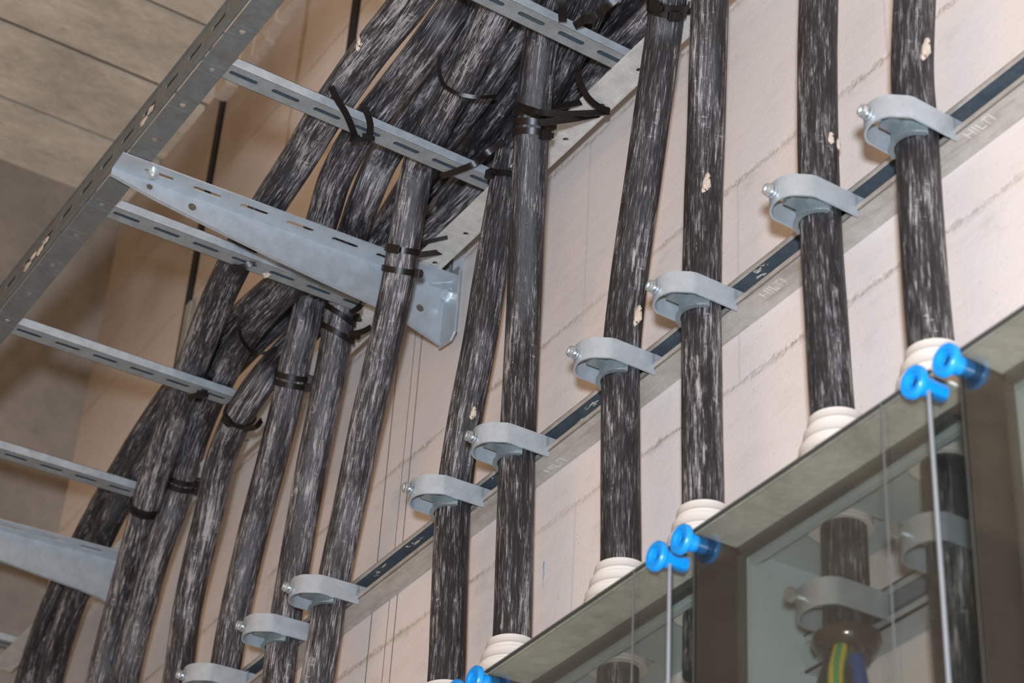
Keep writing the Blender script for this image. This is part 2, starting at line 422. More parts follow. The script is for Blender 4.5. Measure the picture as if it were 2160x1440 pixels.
# ------------------------------------------------------------------ horizontal strut on the wall
SZ0, SZ1, SY = -.0776, -.0375, -.040
X0, X1 = -2.42, 1.5
st = thing('strut_channel', (0,0,SZ0), 'long dusty galvanised channel running along the wall behind the row of cable clamps', 'metal rail')
t = .0025
mb = MB()
mb.box((X0,SY,SZ0),(X1,0,SZ0+t)).box((X0,SY,SZ1-t),(X1,0,SZ1))
mb.box((X0,SY,SZ0),(X1,SY+t,SZ0+.0092)).box((X0,SY,SZ1-.0072),(X1,SY+t,SZ1))
obj('channel_body', mb, 'strut', st, bevel=.001)
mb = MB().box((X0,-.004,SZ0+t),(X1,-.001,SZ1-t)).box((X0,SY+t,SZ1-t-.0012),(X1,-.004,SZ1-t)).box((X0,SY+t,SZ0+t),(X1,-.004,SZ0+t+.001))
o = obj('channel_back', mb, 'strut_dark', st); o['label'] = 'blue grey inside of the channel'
mb = MB()
for k in range(46):
    xx = rng.uniform(-1.3,.7); w_ = rng.uniform(.006,.03)
    mb.blob((xx,-.014-rng.random()*.02,SZ1), (w_,.006,.004), k, 8)
o = obj('plaster_crumbs', mb, 'plaster', st); o['kind'] = 'stuff'; o['label'] = 'pale plaster crumbs on the top of the channel'
def text_on_strut(px, py, txt, size, parent):
    P = onZ(px, py, SZ0-.0003)
    cu = bpy.data.curves.new('stamped_lettering','FONT'); cu.body = txt; cu.size = size; cu.extrude = .0002; cu.align_x = 'CENTER'
    f = bpy.data.objects.new('lettering_curve', cu); me = bpy.data.meshes.new_from_object(f); bpy.data.objects.remove(f)
    o = bpy.data.objects.new('stamped_lettering', me); COL.objects.link(o); o.parent = parent
    o.location = tuple(A(P[0],P[1],SZ0-.0002)-LOC[parent.name]); o.rotation_euler = (math.pi,0,0)
    me.materials.clear(); me.materials.append(MAT['stamp']); o['label'] = 'faint stamped lettering'
for q in ((1640,612),(2075,272),(1180,985)):
    text_on_strut(*q, 'HILTI', .019, st)

# ------------------------------------------------------------------ cable ladder (tray)
ZT = .4067
lad = thing('cable_ladder', (-.6,-.3,ZT), 'galvanised cable ladder running below the ceiling, side rails joined by slotted rungs', 'cable ladder')
LX0, LX1 = -2.40, .80
# outer side rail
mb = MB(); yo = -.552
sl = [(k*.0745+.03,.021,.0042,.034) for k in range(int((LX1-LX0)/.0745)-1)]
mb.slotted((LX0,yo,ZT+.006), (1,0,0), (0,0,1), (0,1,0), LX1-LX0, .058, sl, .0018)
hl = [(k*.0927+.045,.0042,.0041,.017) for k in range(int((LX1-LX0)/.0927)-1)]
mb.slotted((LX0,yo+.002,ZT), (1,0,0), (0,1,0), (0,0,1), LX1-LX0, .034, hl, .0018)
mb.box((LX0,yo-.004,ZT+.004),(LX1,yo+.0005,ZT+.009)).box((LX0,yo-.0025,ZT+.014),(LX1,yo+.0005,ZT+.017))
mb.box((LX0,yo-.002,ZT+.062),(LX1,yo+.012,ZT+.0645))
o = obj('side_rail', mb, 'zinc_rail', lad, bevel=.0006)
o2 = obj('slot_shade', MB().box((LX0,yo+.0024,ZT+.012),(LX1,yo+.0034,ZT+.058)), 'rim', o); o2['label'] = 'dark sheet painting the shade inside the rail, seen through its slots'  # dark sheet added behind the slots to stand for shade
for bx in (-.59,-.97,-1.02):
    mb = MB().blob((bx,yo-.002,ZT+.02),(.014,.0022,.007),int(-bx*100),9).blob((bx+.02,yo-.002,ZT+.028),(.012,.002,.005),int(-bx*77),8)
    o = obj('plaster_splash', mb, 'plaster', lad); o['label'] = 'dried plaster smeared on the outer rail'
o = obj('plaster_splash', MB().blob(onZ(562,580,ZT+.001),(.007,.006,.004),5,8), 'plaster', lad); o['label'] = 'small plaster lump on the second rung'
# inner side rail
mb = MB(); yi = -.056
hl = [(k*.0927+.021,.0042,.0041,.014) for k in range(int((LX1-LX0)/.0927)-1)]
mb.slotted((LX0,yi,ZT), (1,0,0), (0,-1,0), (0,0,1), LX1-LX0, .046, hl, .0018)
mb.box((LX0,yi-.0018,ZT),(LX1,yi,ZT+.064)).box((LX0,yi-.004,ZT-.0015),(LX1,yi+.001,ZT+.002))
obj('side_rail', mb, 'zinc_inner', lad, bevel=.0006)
# rungs
RX = [.29, -.066, -.4015, -.790, -1.168, -1.553, -1.935, -2.28]
RH = .0175
for rx in RX:
    mb = MB(); hw = .0168; y0, y1 = -.546, -.088
    sl = [(k*.0625+.055-.0,.0205,.0042,.0175) for k in range(7)]
    fc = MB().slotted((rx-hw+.0004,y0,ZT+.0018), (0,1,0), (1,0,0), (0,0,1), y1-y0, hw*2-.0008, [(u,a,b,.0171) for u,a,b,_ in sl], .0016)
    mb.box((rx+hw-.0016,y0,ZT+.0018),(rx+hw,y1,ZT+RH)).box((rx-hw,y0,ZT+.0018),(rx-hw+.0016,y1,ZT+RH))
    mb.box((rx+hw-.010,y0,ZT+RH-.0016),(rx+hw,y1,ZT+RH)).box((rx-hw,y0,ZT+RH-.0016),(rx-hw+.010,y1,ZT+RH))
    mb.box((rx-hw,y0,ZT+.0018),(rx-.9*hw,y1,ZT+.004))
    mb.box((rx-hw+.002,y0,ZT+.0095),(rx+hw-.002,y1,ZT+.0105))
    rg = obj('rung', mb, 'zinc', lad, bevel=.0012); o = obj('slotted_face', fc, 'zinc_under', rg); o['label'] = 'underside painted greyer as in shade, with a row of slots'
    o = obj('slot_shadow', MB().box((rx-hw+.002,y0+.002,ZT+.0085),(rx+hw-.002,y1-.002,ZT+.0094)), 'strut_dark', rg); o.name = 'slot_shade'; o['label'] = 'dark sheet painting the shade inside the rung, seen through its slots'  # dark sheet put inside the rung to stand for shade

# ------------------------------------------------------------------ cantilever brackets with their wall channels
def bracket(xw, label, chlabel):
    b = thing('cantilever_bracket', (xw,-.022,ZT-.12), label, 'bracket')
    zb = ZT-.0015; yw, yo_ = -.0225, -.556
    U = A(.0200,.510,0)/np.linalg.norm(A(.0200,.510,0)); xs = lambda y: xw+.0200*(y-yo_)/.510
    DEP = ([-.556,-.484,-.41,-.31,-.21,-.135,-.087,-.042,-.0225],[.014,.030,.042,.057,.070,.078,.087,.104,.110])
    mb = MB()
    # tapered web (faces +x), bottom lip, top flange with slots reaching towards +x
    low = [A(xs(y),y,zb-np.interp(y,*DEP)) for y in np.linspace(yo_,yw,16)]
    mb.prism([A(xs(yo_),yo_,zb)]+low+[A(xs(yw),yw,zb)], A(.0025,0,0))
    mb.ribbon([p+A(.003,0,0) for p in low], [A(1,0,0)]*len(low), .007, .0025)
    obj('arm', mb, 'zinc_b', b)
    mb = MB(); V = A(U[1],-U[0],0)
    sl = [(.060+k*.0725,.0215,.0042,.024) for k in range(6)]
    mb.slotted(A(xs(yo_)+.001,yo_,zb-.0025), U, V, (0,0,1), (yw-yo_)/U[1], .042, sl, .0025)
    obj('top_flange', mb, 'zinc_b', b)
    mb = MB(); xp = xs(yw)
    mb.prism([A(xp-.004,yw-.004,zb+.020),A(xp+.040,yw-.004,zb+.020),A(xp+.046,yw-.004,zb+.012),A(xp+.046,yw-.004,zb-.108),A(xp+.034,yw-.004,zb-.118),A(xp-.004,yw-.004,zb-.112)],A(0,.004,0))
    mb.prism([A(xp+.0025,yw-.03,zb-.004),A(xp+.0025,yw,zb-.004),A(xp+.030,yw,zb-.004)],A(0,0,.003))
    obj('base_plate', mb, 'zinc_b', b, bevel=.001)
    mb = MB(); P = A(xp+.022,yw-.004,zb-.028)
    mb.cyl(P,P+A(0,-.003,0),.0135,20).hexnut(P+A(0,-.003,0),(0,-1,0),.0095,.008)
    o = obj('bolt', mb, 'screw', b); o['label'] = 'shiny bolt head'; mb = MB()
    P = A(xw+.027,yo_+.05,zb-.0025)
    mb.cyl(P,P+A(0,0,-.003),.009,18).lathe(P+A(0,0,-.003),(0,0,-1),[(.0075,0),(.0070,.004),(.004,.0065)],16)
    o = obj('bolt', mb, 'screw', b); o['label'] = 'shiny bolt head'
    mb = MB(); ph = []
    for yy, zz, r in ((-.50,zb-.012,.0045),(-.435,zb-.020,.006),(-.065,zb-.055,.0062)):
        o = obj('punched_hole', MB().lathe(A(xs(yy)+.0027,yy,zz),(1,0,0),[(r,0),(r,.0004)],16), 'ceil_gap', b); o['label'] = 'dark punched hole in the arm'
    # wall channel
    c = thing('wall_channel', (xw+.01,0,ZT-.08), chlabel, 'metal rail')
    xa, xb_, za, zb2 = xw-.011, xw+.031, ZT-.080, ZT+.10
    mb = MB().box((xa,-.0215,za),(xa+.0025,0,zb2)).box((xb_-.0025,-.0215,za),(xb_,0,zb2))
    mb.box((xa,-.0215,za),(xa+.010,-.019,zb2)).box((xb_-.010,-.0215,za),(xb_,-.019,zb2))
    obj('channel_body', mb, 'zinc_b', c, bevel=.0008)
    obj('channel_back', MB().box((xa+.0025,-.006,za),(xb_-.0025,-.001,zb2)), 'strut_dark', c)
bracket(-.686, 'galvanised cantilever bracket under the ladder, complete and nearest, with slotted top flange', 'short vertical steel channel on the wall behind the nearer cantilever bracket')
bracket(-1.826, 'galvanised cantilever bracket at lower left, far end of the ladder, partly hidden by cables', 'short vertical steel channel on the wall behind the farther cantilever bracket')

# ------------------------------------------------------------------ cables
def catmull(P, step=.009):
    P = [np.asarray(p,float) for p in P]; P = [2*P[0]-P[1]]+P+[2*P[-1]-P[-2]]; out=[]
    for i in range(1,len(P)-2):
        p0,p1,p2,p3 = P[i-1:i+3]
        d = lambda a,b: max(np.linalg.norm(b-a)**.5,1e-4)
        t0=0; t1=t0+d(p0,p1); t2=t1+d(p1,p2); t3=t2+d(p2,p3)
        n = max(2,int(np.linalg.norm(p2-p1)/step))
        for k in range(n):
            t = t1+(t2-t1)*k/n
            a1=(t1-t)/(t1-t0)*p0+(t-t0)/(t1-t0)*p1; a2=(t2-t)/(t2-t1)*p1+(t-t1)/(t2-t1)*p2; a3=(t3-t)/(t3-t2)*p2+(t-t2)/(t3-t2)*p3
            b1=(t2-t)/(t2-t0)*a1+(t-t0)/(t2-t0)*a2; b2=(t3-t)/(t3-t1)*a2+(t-t1)/(t3-t1)*a3
            out.append((t2-t)/(t2-t1)*b1+(t-t1)/(t2-t1)*b2)
    out.append(P[-2]); return out
RC = .0242
ZL = ZT+RH+RC+.001                       # centre of a cable lying on the rungs
def resolve(wp):
    ys=[]; 
    for px,py,m in wp:
        if m is None: ys.append(None)
        elif isinstance(m,str): ys.append(onZ(px,py,ZL+.045*(len(m)-1))[1])
        else: ys.append(-m)
    for i,y in enumerate(ys):
        if y is None:
            a=max(k for k in range(i) if wp[k][2] is not None); b=min(k for k in range(i+1,len(wp)) if wp[k][2] is not None)
            L=[np.hypot(wp[k+1][0]-wp[k][0],wp[k+1][1]-wp[k][1]) for k in range(a,b)]
            f=sum(L[:i-a])/sum(L); f=f*f*(3-2*f) if wp[a][2]==wp[b][2] else f
            ys[i]=ys[a]+(ys[b]-ys[a])*f
    return [onY(px,py,y) for (px,py,_),y in zip(wp,ys)]
CB = {}; CABLE = {}
def stack(S, r):
    """rest a new cable on the ones already laid: it is lifted behind them until it no longer cuts through"""
    S = np.array(S); m = len(S); sh = np.zeros(m)
    for k,(Q,rq) in CB.items():
        Q = np.array(Q); Q = Q[::2]
        for i in range(m):
            if S[i][2] < .12: continue
            d = S[i]-CAM; d /= np.linalg.norm(d); lim = r+rq-.0005
            w = Q-S[i]; al = w@d; perp = np.sqrt(np.maximum((w*w).sum(1)-al*al,0)); ok = perp < lim
            if not ok.any(): continue
            h = np.sqrt(lim**2-perp[ok]**2); lo, hi = al[ok]-h, al[ok]+h
            s_ = sh[i]; ch = True
            while ch:
                b = (lo < s_-1e-6) & (hi > s_+1e-6); ch = b.any()
                if ch: s_ = hi[b].max()
            if s_ < .16: sh[i] = s_
    n = 9; mx = np.array([sh[max(0,i-n):i+n+1].max() for i in range(m)])
    kr = np.hanning(19); kr /= kr.sum(); sm = np.convolve(np.pad(mx,9,mode='edge'),kr,'valid')
    out = []
    for i in range(m):
        d = S[i]-CAM; out.append(S[i]+d/np.linalg.norm(d)*sm[i])
    return out
def cable(key, wp, label, r=RC, mat='cable', splash=(), group=None, down=.35, upx=None):
    P = resolve(wp)
    if down: P = [P[0]+A((P[0]-P[1])[0]*.5,0,-down)]+P
    S = stack(catmull(P), r); CB[key] = (S, r)
    mb = MB().tube(S, r, 22, ref=(0,-1,0), lump=.012)
    o = obj('power_cable', mb, mat, smooth=True); tag(o, label, 'cable', group); CABLE[key] = o
    for k,(px,py,sz) in enumerate(splash):
        i = nearest(key,px,py); c = S[i]; d = c-CAM; d /= np.linalg.norm(d)
        # point of the sheath under that pixel
        q = CAM+ray(px,py)*((c-CAM)@(W.T@A(0,0,1)))
        off = q-c; T = S[min(i+1,len(S)-1)]-S[max(i-1,0)]; T/=np.linalg.norm(T); off -= T*(off@T)
        h = np.linalg.norm(off); h = min(h,r*.95); q = c+off/max(np.linalg.norm(off),1e-6)*h
        nrm = -(d-T*(d@T)); nrm /= np.linalg.norm(nrm); q = q+nrm*math.sqrt(max(r*r-h*h,0))
        s = obj('plaster_splash', MB().blob(q,(sz*.75,.003+sz*.2,sz*1.15),k+3,8).blob(q+A(sz*.4,-.001,sz*.9),(sz*.45,.003,sz*.6),k+13,7).blob(q+A(-sz*.4,-.001,-sz*.8),(sz*.35,.003,sz*.8),k+23,7), 'plaster', o); s['label']='pale dried plaster splash'
    return o
def nearest(key, px, py):
    S = CB[key][0]; q = [np.hypot(*(proj(p)-A(px,py))) for p in S]; return int(np.argmin(q))

cable('c12', [(1985,905,.068),(1968,760,.068),(1950,560,.068),(1934,300,.068),(1925,170,.07),(1927,60,.075),(1934,-90,.08)],
      'black wall cable furthest right, bowed, entering the box behind the right pair of blue bolts', splash=((1952,118,.009),))
cable('c11', [(1788,1392,.068),(1784,1210,.068),(1776,1060,.068),(1757,880,.068),(1740,620,.068),(1729,420,.068),(1724,200,.068),(1727,0,.07),(1730,-90,.07)],
      'black wall cable second from the right, entering the clear box with visible earth wire', splash=((1752,320,.006),(1768,318,.005)), down=0)
cable('c10', [(1486,1250,.068),(1483,1080,.068),(1480,640,.068),(1484,420,.07),(1490,250,.085),(1496,60,.115),(1499,-90,.12)],
      'straight black wall cable third from right, with a plaster spot halfway up', splash=((1489,408,.009),), down=.1)
cable('c9', [(1306,1330,.068),(1309,1200,.068),(1309,1000,.068),(1311,750,.068),(1324,610,.070),(1350,420,None),(1380,210,None),(1400,70,.105),(1416,-40,.13),(1430,-120,.15)],
      'black wall cable fourth from the right, leaning at the top where a tie grips it', splash=((1344,676,.009),), down=.1)
cable('c8', [(1068,1510,.068),(1078,1380,.068),(1092,930,.068),(1103,690,.075),(1113,450,None),(1122,280,None),(1132,160,None),(1148,60,'T'),(1180,-20,'T'),(1215,-100,'T')],
      'black cable bound with stacked black ties close to the inner rail of the ladder', down=.1)
cable('c7', [(935,1510,.068),(943,1400,.068),(958,1040,.068),(980,890,.075),(1012,720,None),(1044,520,None),(1062,420,None),(1085,310,'T'),(1135,225,'T'),(1192,130,'T'),(1232,40,'T'),(1275,-60,'T')],
      'black cable rising just left of the tie-bound one to the nearer rung end', splash=((996,885,.006),))
cable('c6', [(655,1510,.068),(672,1420,.068),(702,1235,.068),(735,1075,.075),(771,900,None),(808,740,None),(838,600,None),(854,500,None),(870,410,None),(885,345,'T'),(916,270,'T'),(970,170,'T'),(1030,55,'T'),(1075,-30,'T'),(1110,-100,'T')],
      'grey scuffed cable passing in front of the nearer cantilever bracket', mat='cable_dusty')
cable('c5', [(580,1510,.068),(588,1420,.068),(602,1310,.068),(628,1150,.075),(654,1000,None),(682,860,None),(702,755,None),(714,690,None),(724,640,None),(746,590,'T'),(805,548,'T'),(880,515,'T'),(950,465,'T'),(1036,384,'T'),(1134,294,'T'),(1224,202,'T'),(1300,124,'T'),(1378,40,'T'),(1455,-45,'T')],
      'dusty cable emerging under the nearer bracket, gripped there by two ties', mat='cable_dusty')
cable('c4', [(456,1510,.068),(472,1425,.068),(502,1260,.072),(543,1085,.085),(578,955,None),(604,850,None),(622,765,None),(642,690,None),(654,635,'T'),(690,580,'T'),(738,505,'T'),(766,430,'T'),(802,345,'T'),(842,282,'T'),(892,208,'T'),(948,122,'T'),(1002,35,'T'),(1040,-30,'T'),(1080,-100,'T')],
      'dusty cable dropping behind the second rung, double tie on it, above the leftmost clamp', mat='cable_dusty')
cable('c2a', [(196,1510,.085),(215,1425,.085),(252,1280,.10),(284,1160,None),(310,1060,None),(332,985,None),(354,915,None),(376,848,'T'),(408,765,'T'),(446,665,'T'),(478,590,'T'),(512,525,'T'),(562,440,'T'),(622,348,'T'),(692,235,'T'),(780,110,'T'),(868,0,'T'),(920,-70,'T')],
      'dusty cable nearest the outer rail of the ladder, leaving over the third rung', r=.0258, mat='cable_dusty', splash=((772,70,.012),))
cable('c2b', [(250,1510,.075),(266,1425,.075),(300,1280,.085),(330,1170,None),(366,1070,None),(392,985,None),(412,920,None),(436,860,'T'),(470,790,'T'),(510,715,'T'),(560,655,'T'),(606,605,'T'),(652,540,'T'),(684,450,'T'),(708,375,'T'),(752,292,'T'),(812,212,'T'),(880,125,'T'),(955,20,'T'),(1000,-50,'T'),(1040,-110,'T')],
      'dusty cable second from the ladder outer side, running down to a double tie', mat='cable_dusty')
cable('c3', [(358,1510,.07),(375,1430,.07),(394,1290,.075),(417,1180,None),(441,1080,None),(460,990,None),(484,920,.150),(513,862,.168),(550,806,.172),(596,750,'T'),(648,695,'T'),(708,630,'T'),(770,555,'T'),(822,470,'T'),(872,390,'T'),(915,318,'T'),(965,252,'T'),(1030,160,'T'),(1088,72,'T'),(1148,-30,'T'),(1190,-100,'T')],
      'dusty cable bending over the end of the third rung where a tie holds it', mat='cable_dusty')
cable('c1b', [(92,1510,.065),(108,1425,.065),(140,1310,.09),(176,1215,None),(218,1125,'T'),(272,1025,'T'),(330,940,'T'),(392,865,'T'),(470,785,'T'),(560,695,'T'),(650,620,'T'),(740,570,'T'),(850,530,'T'),(925,458,'T'),(1010,350,'T'),(1100,252,'T'),(1185,160,'T'),(1262,80,'T'),(1330,0,'T'),(1380,-70,'T')],
      'dark cable at lower left corner, right one of the pair below the farther bracket')
cable('c1a', [(40,1510,.075),(62,1425,.075),(100,1310,.10),(136,1225,None),(180,1135,'T'),(240,1025,'T'),(300,925,'T'),(362,835,'T'),(430,750,'T'),(515,665,'T'),(600,592,'T'),(690,530,'T'),(790,490,'T'),(880,430,'T'),(965,340,'T'),(1052,232,'T'),(1122,128,'T'),(1188,22,'T'),(1235,-50,'T')],
      'dark cable at lower left corner, left one of the pair below the farther bracket')

# ------------------------------------------------------------------ cable clamps
def clamp(key, px, py, label):
    i = nearest(key, px, py); S,_ = CB[key]
    # where this cable crosses the strut
    i = int(np.argmin([abs(p[2]-(-.062))+(9 if p[1]<-.12 else 0) for p in S])); c = S[i]
    cx, cy = c[0], c[1]
    zt, zb = -.0545, -.0845
    k = thing('cable_clamp', (cx,SY,zb), label, 'cable clamp', 'strap clamps on the wall channel')
    hx = .0305
    # strap outline in plan: left leg, round nose, right leg
    pts = [A(cx-hx,SY+.002,0), A(cx-hx,cy-.018,0)]
    for a in np.linspace(200,318,15):
        th = math.radians(a); pts.append(A(cx-.003+.0285*math.cos(th), cy-.034+.0275*math.sin(th), 0))
    pts += [A(cx+hx-.002,cy-.036,0), A(cx+hx,cy-.030,0), A(cx+hx,SY+.002,0)]
    mb = MB(); mid = (zt+zb)/2
    mb.ribbon([p+A(0,0,mid) for p in pts], A(0,0,1), zt-zb, .0024)
    for sx in (-1,1):                                  # hooked feet at the legs, narrower than the strap
        mb.box((cx+sx*hx-.0012,SY-.003,mid-.004),(cx+sx*hx+.0012,SY+.012,zt))
    obj('strap', mb, 'zinc_b', k, smooth=True)
    # pressure trough in front of the cable
    mb = MB(); tr = RC+.0022; tp = []
    for a in np.linspace(196,344,15):
        th = math.radians(a); tp.append(A(cx+tr*math.cos(th)*1.02, cy+tr*math.sin(th), 0))
    z0 = zb-.006
    mb.ribbon([p+A(0,0,mid-.003) for p in tp], A(0,0,1), zt-zb+.008, .002)
    mb.ribbon([p*A(1,1,0)+A(0,-.0022,z0-.0008) for p in tp], A(0,0,1), .0022, .006)
    mb.box((cx-.008,cy-.047,mid-.008),(cx+.008,cy-RC-.001,mid+.004))
    o = obj('pressure_trough', mb, 'zinc_trough', k, smooth=True); o['label'] = 'pressure trough inside the strap, its bluish shade painted on'
    mb = MB(); P = A(cx-.006,cy-.0595,mid)
    mb.cyl(P+A(0,.026,0),P+A(0,-.012,0),.0034,12).lathe(P+A(0,-.004,0),(0,-1,0),[(.0085,0),(.0085,.002)],18)
    mb.lathe(P+A(0,-.009,0),(0,-1,0),[(.0072,0),(.0076,.002),(.0068,.005),(.003,.0055),(.003,.0035),(0.,.0035)],18)
    obj('screw', mb, 'screw', k, smooth=True)
cl = [('c12',1930,290,'clamp highest and furthest right on the wall channel, on the bowed cable'),
 ('c11',1728,440,'clamp second from the right, on the cable with whitish drips'),
 ('c10',1480,640,'clamp third from the right, on the straight cable with the plaster spot'),
 ('c9',1310,770,'clamp fourth from the right, on the cable leaning at its top'),
 ('c8',1092,940,'clamp fifth from the right, on the cable with stacked ties'),
 ('c7',957,1040,'clamp sixth from the right, left neighbour of the one on the tie-stacked cable'),
 ('c6',700,1245,'clamp on the scuffed grey cable, upper right one of the lower left three'),
 ('c5',600,1320,'clamp second from the left, just below a taller neighbour clamp'),
 ('c4',470,1440,'leftmost clamp, cut by the bottom edge of the picture')]
for a in cl: clamp(a[0],a[1],a[2],'galvanised strap '+a[3])

# ------------------------------------------------------------------ cable ties
TW, TT_ = .0092, .0018
def head(mb, c, T, N, s=1.):
    s *= 1.35; B = np.cross(T,N); mb.obox(c, T*.0048*s, N*.0034*s, B*.0056*s); mb.obox(c+B*.004*s+N*.0008, T*.0030*s, N*.003*s, B*.005*s)
def tie_ring(key, px, py, label, n=1, gap=.009, tilt=(0,0), grow=0., hang=215, tail=None, tail_wd=None, group='black cable ties'):
    S,r = CB[key]; i = nearest(key,px,py); c = S[i]; T = S[min(i+1,len(S)-1)]-S[max(i-1,0)]; T/=np.linalg.norm(T)
    if T[2]<0: T=-T
    d = CAM-c; N = d-T*(d@T); N/=np.linalg.norm(N); B = np.cross(T,N)     # N towards the viewer side of the room, B sideways
    k = thing('cable_tie', c, label, 'cable tie', group)
    for j in range(n):
        mb = MB(); R = r+.0018+grow; cc = c+T*gap*(j-(n-1)/2)
        ring = [cc+R*(N*math.cos(a)+B*math.sin(a))+T*(tilt[0]*math.cos(a)+tilt[1]*math.sin(a)) for a in np.linspace(0,2*math.pi,37)[:-1]]
        mb.ribbon(ring, T, TW, TT_, closed=True); obj('band', mb, 'tie', k, smooth=True)
        mb = MB(); a = math.radians(hang+j*12); q = cc+(R+.002)*(N*math.cos(a)+B*math.sin(a))
        nn = N*math.cos(a)+B*math.sin(a); head(mb, q, T, nn); obj('head', mb, 'tie', k, bevel=.0006)
    for tl in (tail or []):
        mb = MB(); pts = catmull([onY(px_,py_,-y_) for px_,py_,y_ in tl], .006); mb.ribbon(pts, tail_wd if tail_wd is not None else A(0,0,1), TW, TT_)
        obj('tail', mb, 'tie', k, smooth=True)
    return k
def tie_band(wps, label, heads=(), group='black cable ties', wd=None, w=TW):
    """open or looped band: every loop a list of (px,py,y) or (px,py,'z',z)"""
    loops = []
    for lp in wps:
        P = [onZ(q[0],q[1],q[3]) if q[2]=='z' else onY(q[0],q[1],-q[2]) for q in lp]
        P = [p+(CAM-p)/np.linalg.norm(CAM-p)*.005 for p in P]; loops.append(catmull(P,.006))
    c = loops[0][0]; k = thing('cable_tie', c, label, 'cable tie', group)
    for S in loops:
        mb = MB(); m=len(S); wds=[]
        for i in range(m):
            T = S[min(i+1,m-1)]-S[max(i-1,0)]; T/=np.linalg.norm(T); v = S[i]-CAM; v/=np.linalg.norm(v)
            u = np.cross(T,v); u/=np.linalg.norm(u)
            if wds and u@wds[-1]<0: u=-u
            wds.append(u)
        mb.ribbon(S, wds, w, TT_); obj('band', mb, 'tie', k, smooth=True)
    for (px,py,y) in heads:
        mb = MB(); p = onY(px,py,-y); p = p+(CAM-p)/np.linalg.norm(CAM-p)*.006; head(mb, p, A(0,0,1), (CAM-p)/np.linalg.norm(CAM-p), 1.15); obj('head', mb, 'tie', k, bevel=.0006)
    return k
def yz(px,py,z): return -onZ(px,py,z)[1]

tie_ring('c8', 1115,262, 'stack of black ties on the wall cable with tails pulled back to the inner rail', n=3, gap=.013, hang=40,
         tail=[[(1090,222,.195),(1135,236,.19),(1200,240,.12),(1284,236,.055)],[(1140,258,.185),(1200,252,.12),(1270,240,.055)],[(1150,228,.15),(1195,222,.12),(1225,215,.10)]], tilt=(.004,0))
tie_band([[(1218,150,'z',ZT-.004),(1226,180,'z',ZT-.008),(1242,208,'z',ZT-.012),(1268,228,'z',ZT-.006),(1286,234,'z',ZT+.0)]], 'loose black tie end curling over the inner rail flange beside the stacked ties')
tie_band([[(930,95,'z',ZL-.01),(926,150,'z',ZL-.025),(938,180,'z',ZL-.03),(968,198,'z',ZL-.03),(1010,205,'z',ZL-.03),(1046,203,'z',ZL-.015)]], 'thin black tie slung around the bundle between the two nearest rungs', w=.0055)
tie_band([[(698,182,'z',ZT+.012),(712,210,'z',ZT+.006),(730,240,'z',ZT+.002),(742,268,'z',ZT-.002),(750,292,'z',ZT-.002)],[(764,218,'z',ZT+.012),(775,240,'z',ZT+.006),(781,262,'z',ZT+.001),(778,292,'z',ZT-.002)]],
         'pair of black tie bands strapping the outer cables to the nearest full rung', heads=((748,292,yz(748,292,ZT-.004)),(774,290,yz(774,290,ZT-.004))))
tie_band([[(1062,298,'z',ZT+RH+.012),(1028,322,'z',ZT+RH+.004),(1000,345,'z',ZT-.001),(965,360,'z',ZT-.002),(930,372,'z',ZT-.002)]], 'black tie running diagonally across the wall end of the nearest full rung')
tie_ring('c7', 1064,383, 'black tie gripping a cable at the wall end of the nearest full rung', n=1, hang=300, grow=.001)
tie_band([[(1184,-40,'z',ZT+RH+.006),(1185,0,'z',ZT+.004),(1186,30,'z',ZT-.002),(1187,45,'z',ZT-.001)]], 'upright black tie band over the rung at the top of the picture', w=.011)
tie_band([[(1305,-8,'z',ZT+RH+.012),(1283,12,'z',ZT+RH+.002),(1258,30,'z',ZT-.003),(1232,44,'z',ZT-.003),(1212,54,'z',ZT-.001)]], 'slanting black tie with a big head across the topmost rung', heads=((1240,41,yz(1240,41,ZT-.005)),), w=.010)
tie_ring('c9', 1408,20, 'black tie holding the leaning cable at the very top of the picture', n=1, hang=20, tail=[[(1420,22,.11),(1450,24,.09),(1475,20,.07)]])
tie_ring('c9', 1412,2, 'second black tie above the one on the leaning cable, cut by the top edge', n=1, hang=330, grow=.002)
tie_ring('c6', 849,530, 'upper black tie on the grey cable in front of the nearer bracket', n=1, hang=330, tail=[[(878,538,.13),(925,532,.08),(966,526,.045)]])
tie_ring('c6', 836,576, 'lower black tie on the grey cable in front of the nearer bracket', n=1, hang=70)
tie_band([[(862,520,'z',ZT-.006),(900,510,'z',ZT-.004),(944,500,'z',ZT-.001)]], 'straight black tie tail lying across the inner rail by the bracket', w=.006)
tie_ring('c5', 716,668, 'upper black tie on the cable under the bracket', n=1, hang=70, tilt=(-.004,-.012), tail=[[(740,660,.16),(757,648,.15),(764,632,.14)]])
tie_ring('c5', 706,706, 'lower black tie on the cable under the bracket', n=1, hang=70, tilt=(-.004,-.010), grow=.002, tail=[[(735,705,.14),(765,699,.10),(782,690,.08)]])
tie_ring('c4', 615,800, 'double black tie around the dusty cable below the second rung', n=2, gap=.013, hang=70, grow=.001)
tie_band([[(545,532,'z',ZT+RH+.004),(537,548,'z',ZT+.008),(520,560,'z',ZT-.002),(500,566,'z',ZT-.003),(490,570,'z',ZT-.002)],[(482,502,'z',ZL),(500,508,'z',ZL-.02),(530,522,'z',ZL-.024),(546,530,'z',ZT+RH+.004)]], 'black tie lashing the outermost cable to the second rung', heads=((500,566,yz(500,566,ZT-.005)),))
tie_band([[(508,640,'z',ZL-.010),(504,690,'z',ZL-.034),(514,722,'z',ZL-.038),(536,742,'z',ZL-.038),(562,744,'z',ZL-.034),(584,732,'z',ZL-.02)]], 'thin black tie slung in an arc around cables between second and third rungs', w=.0055)
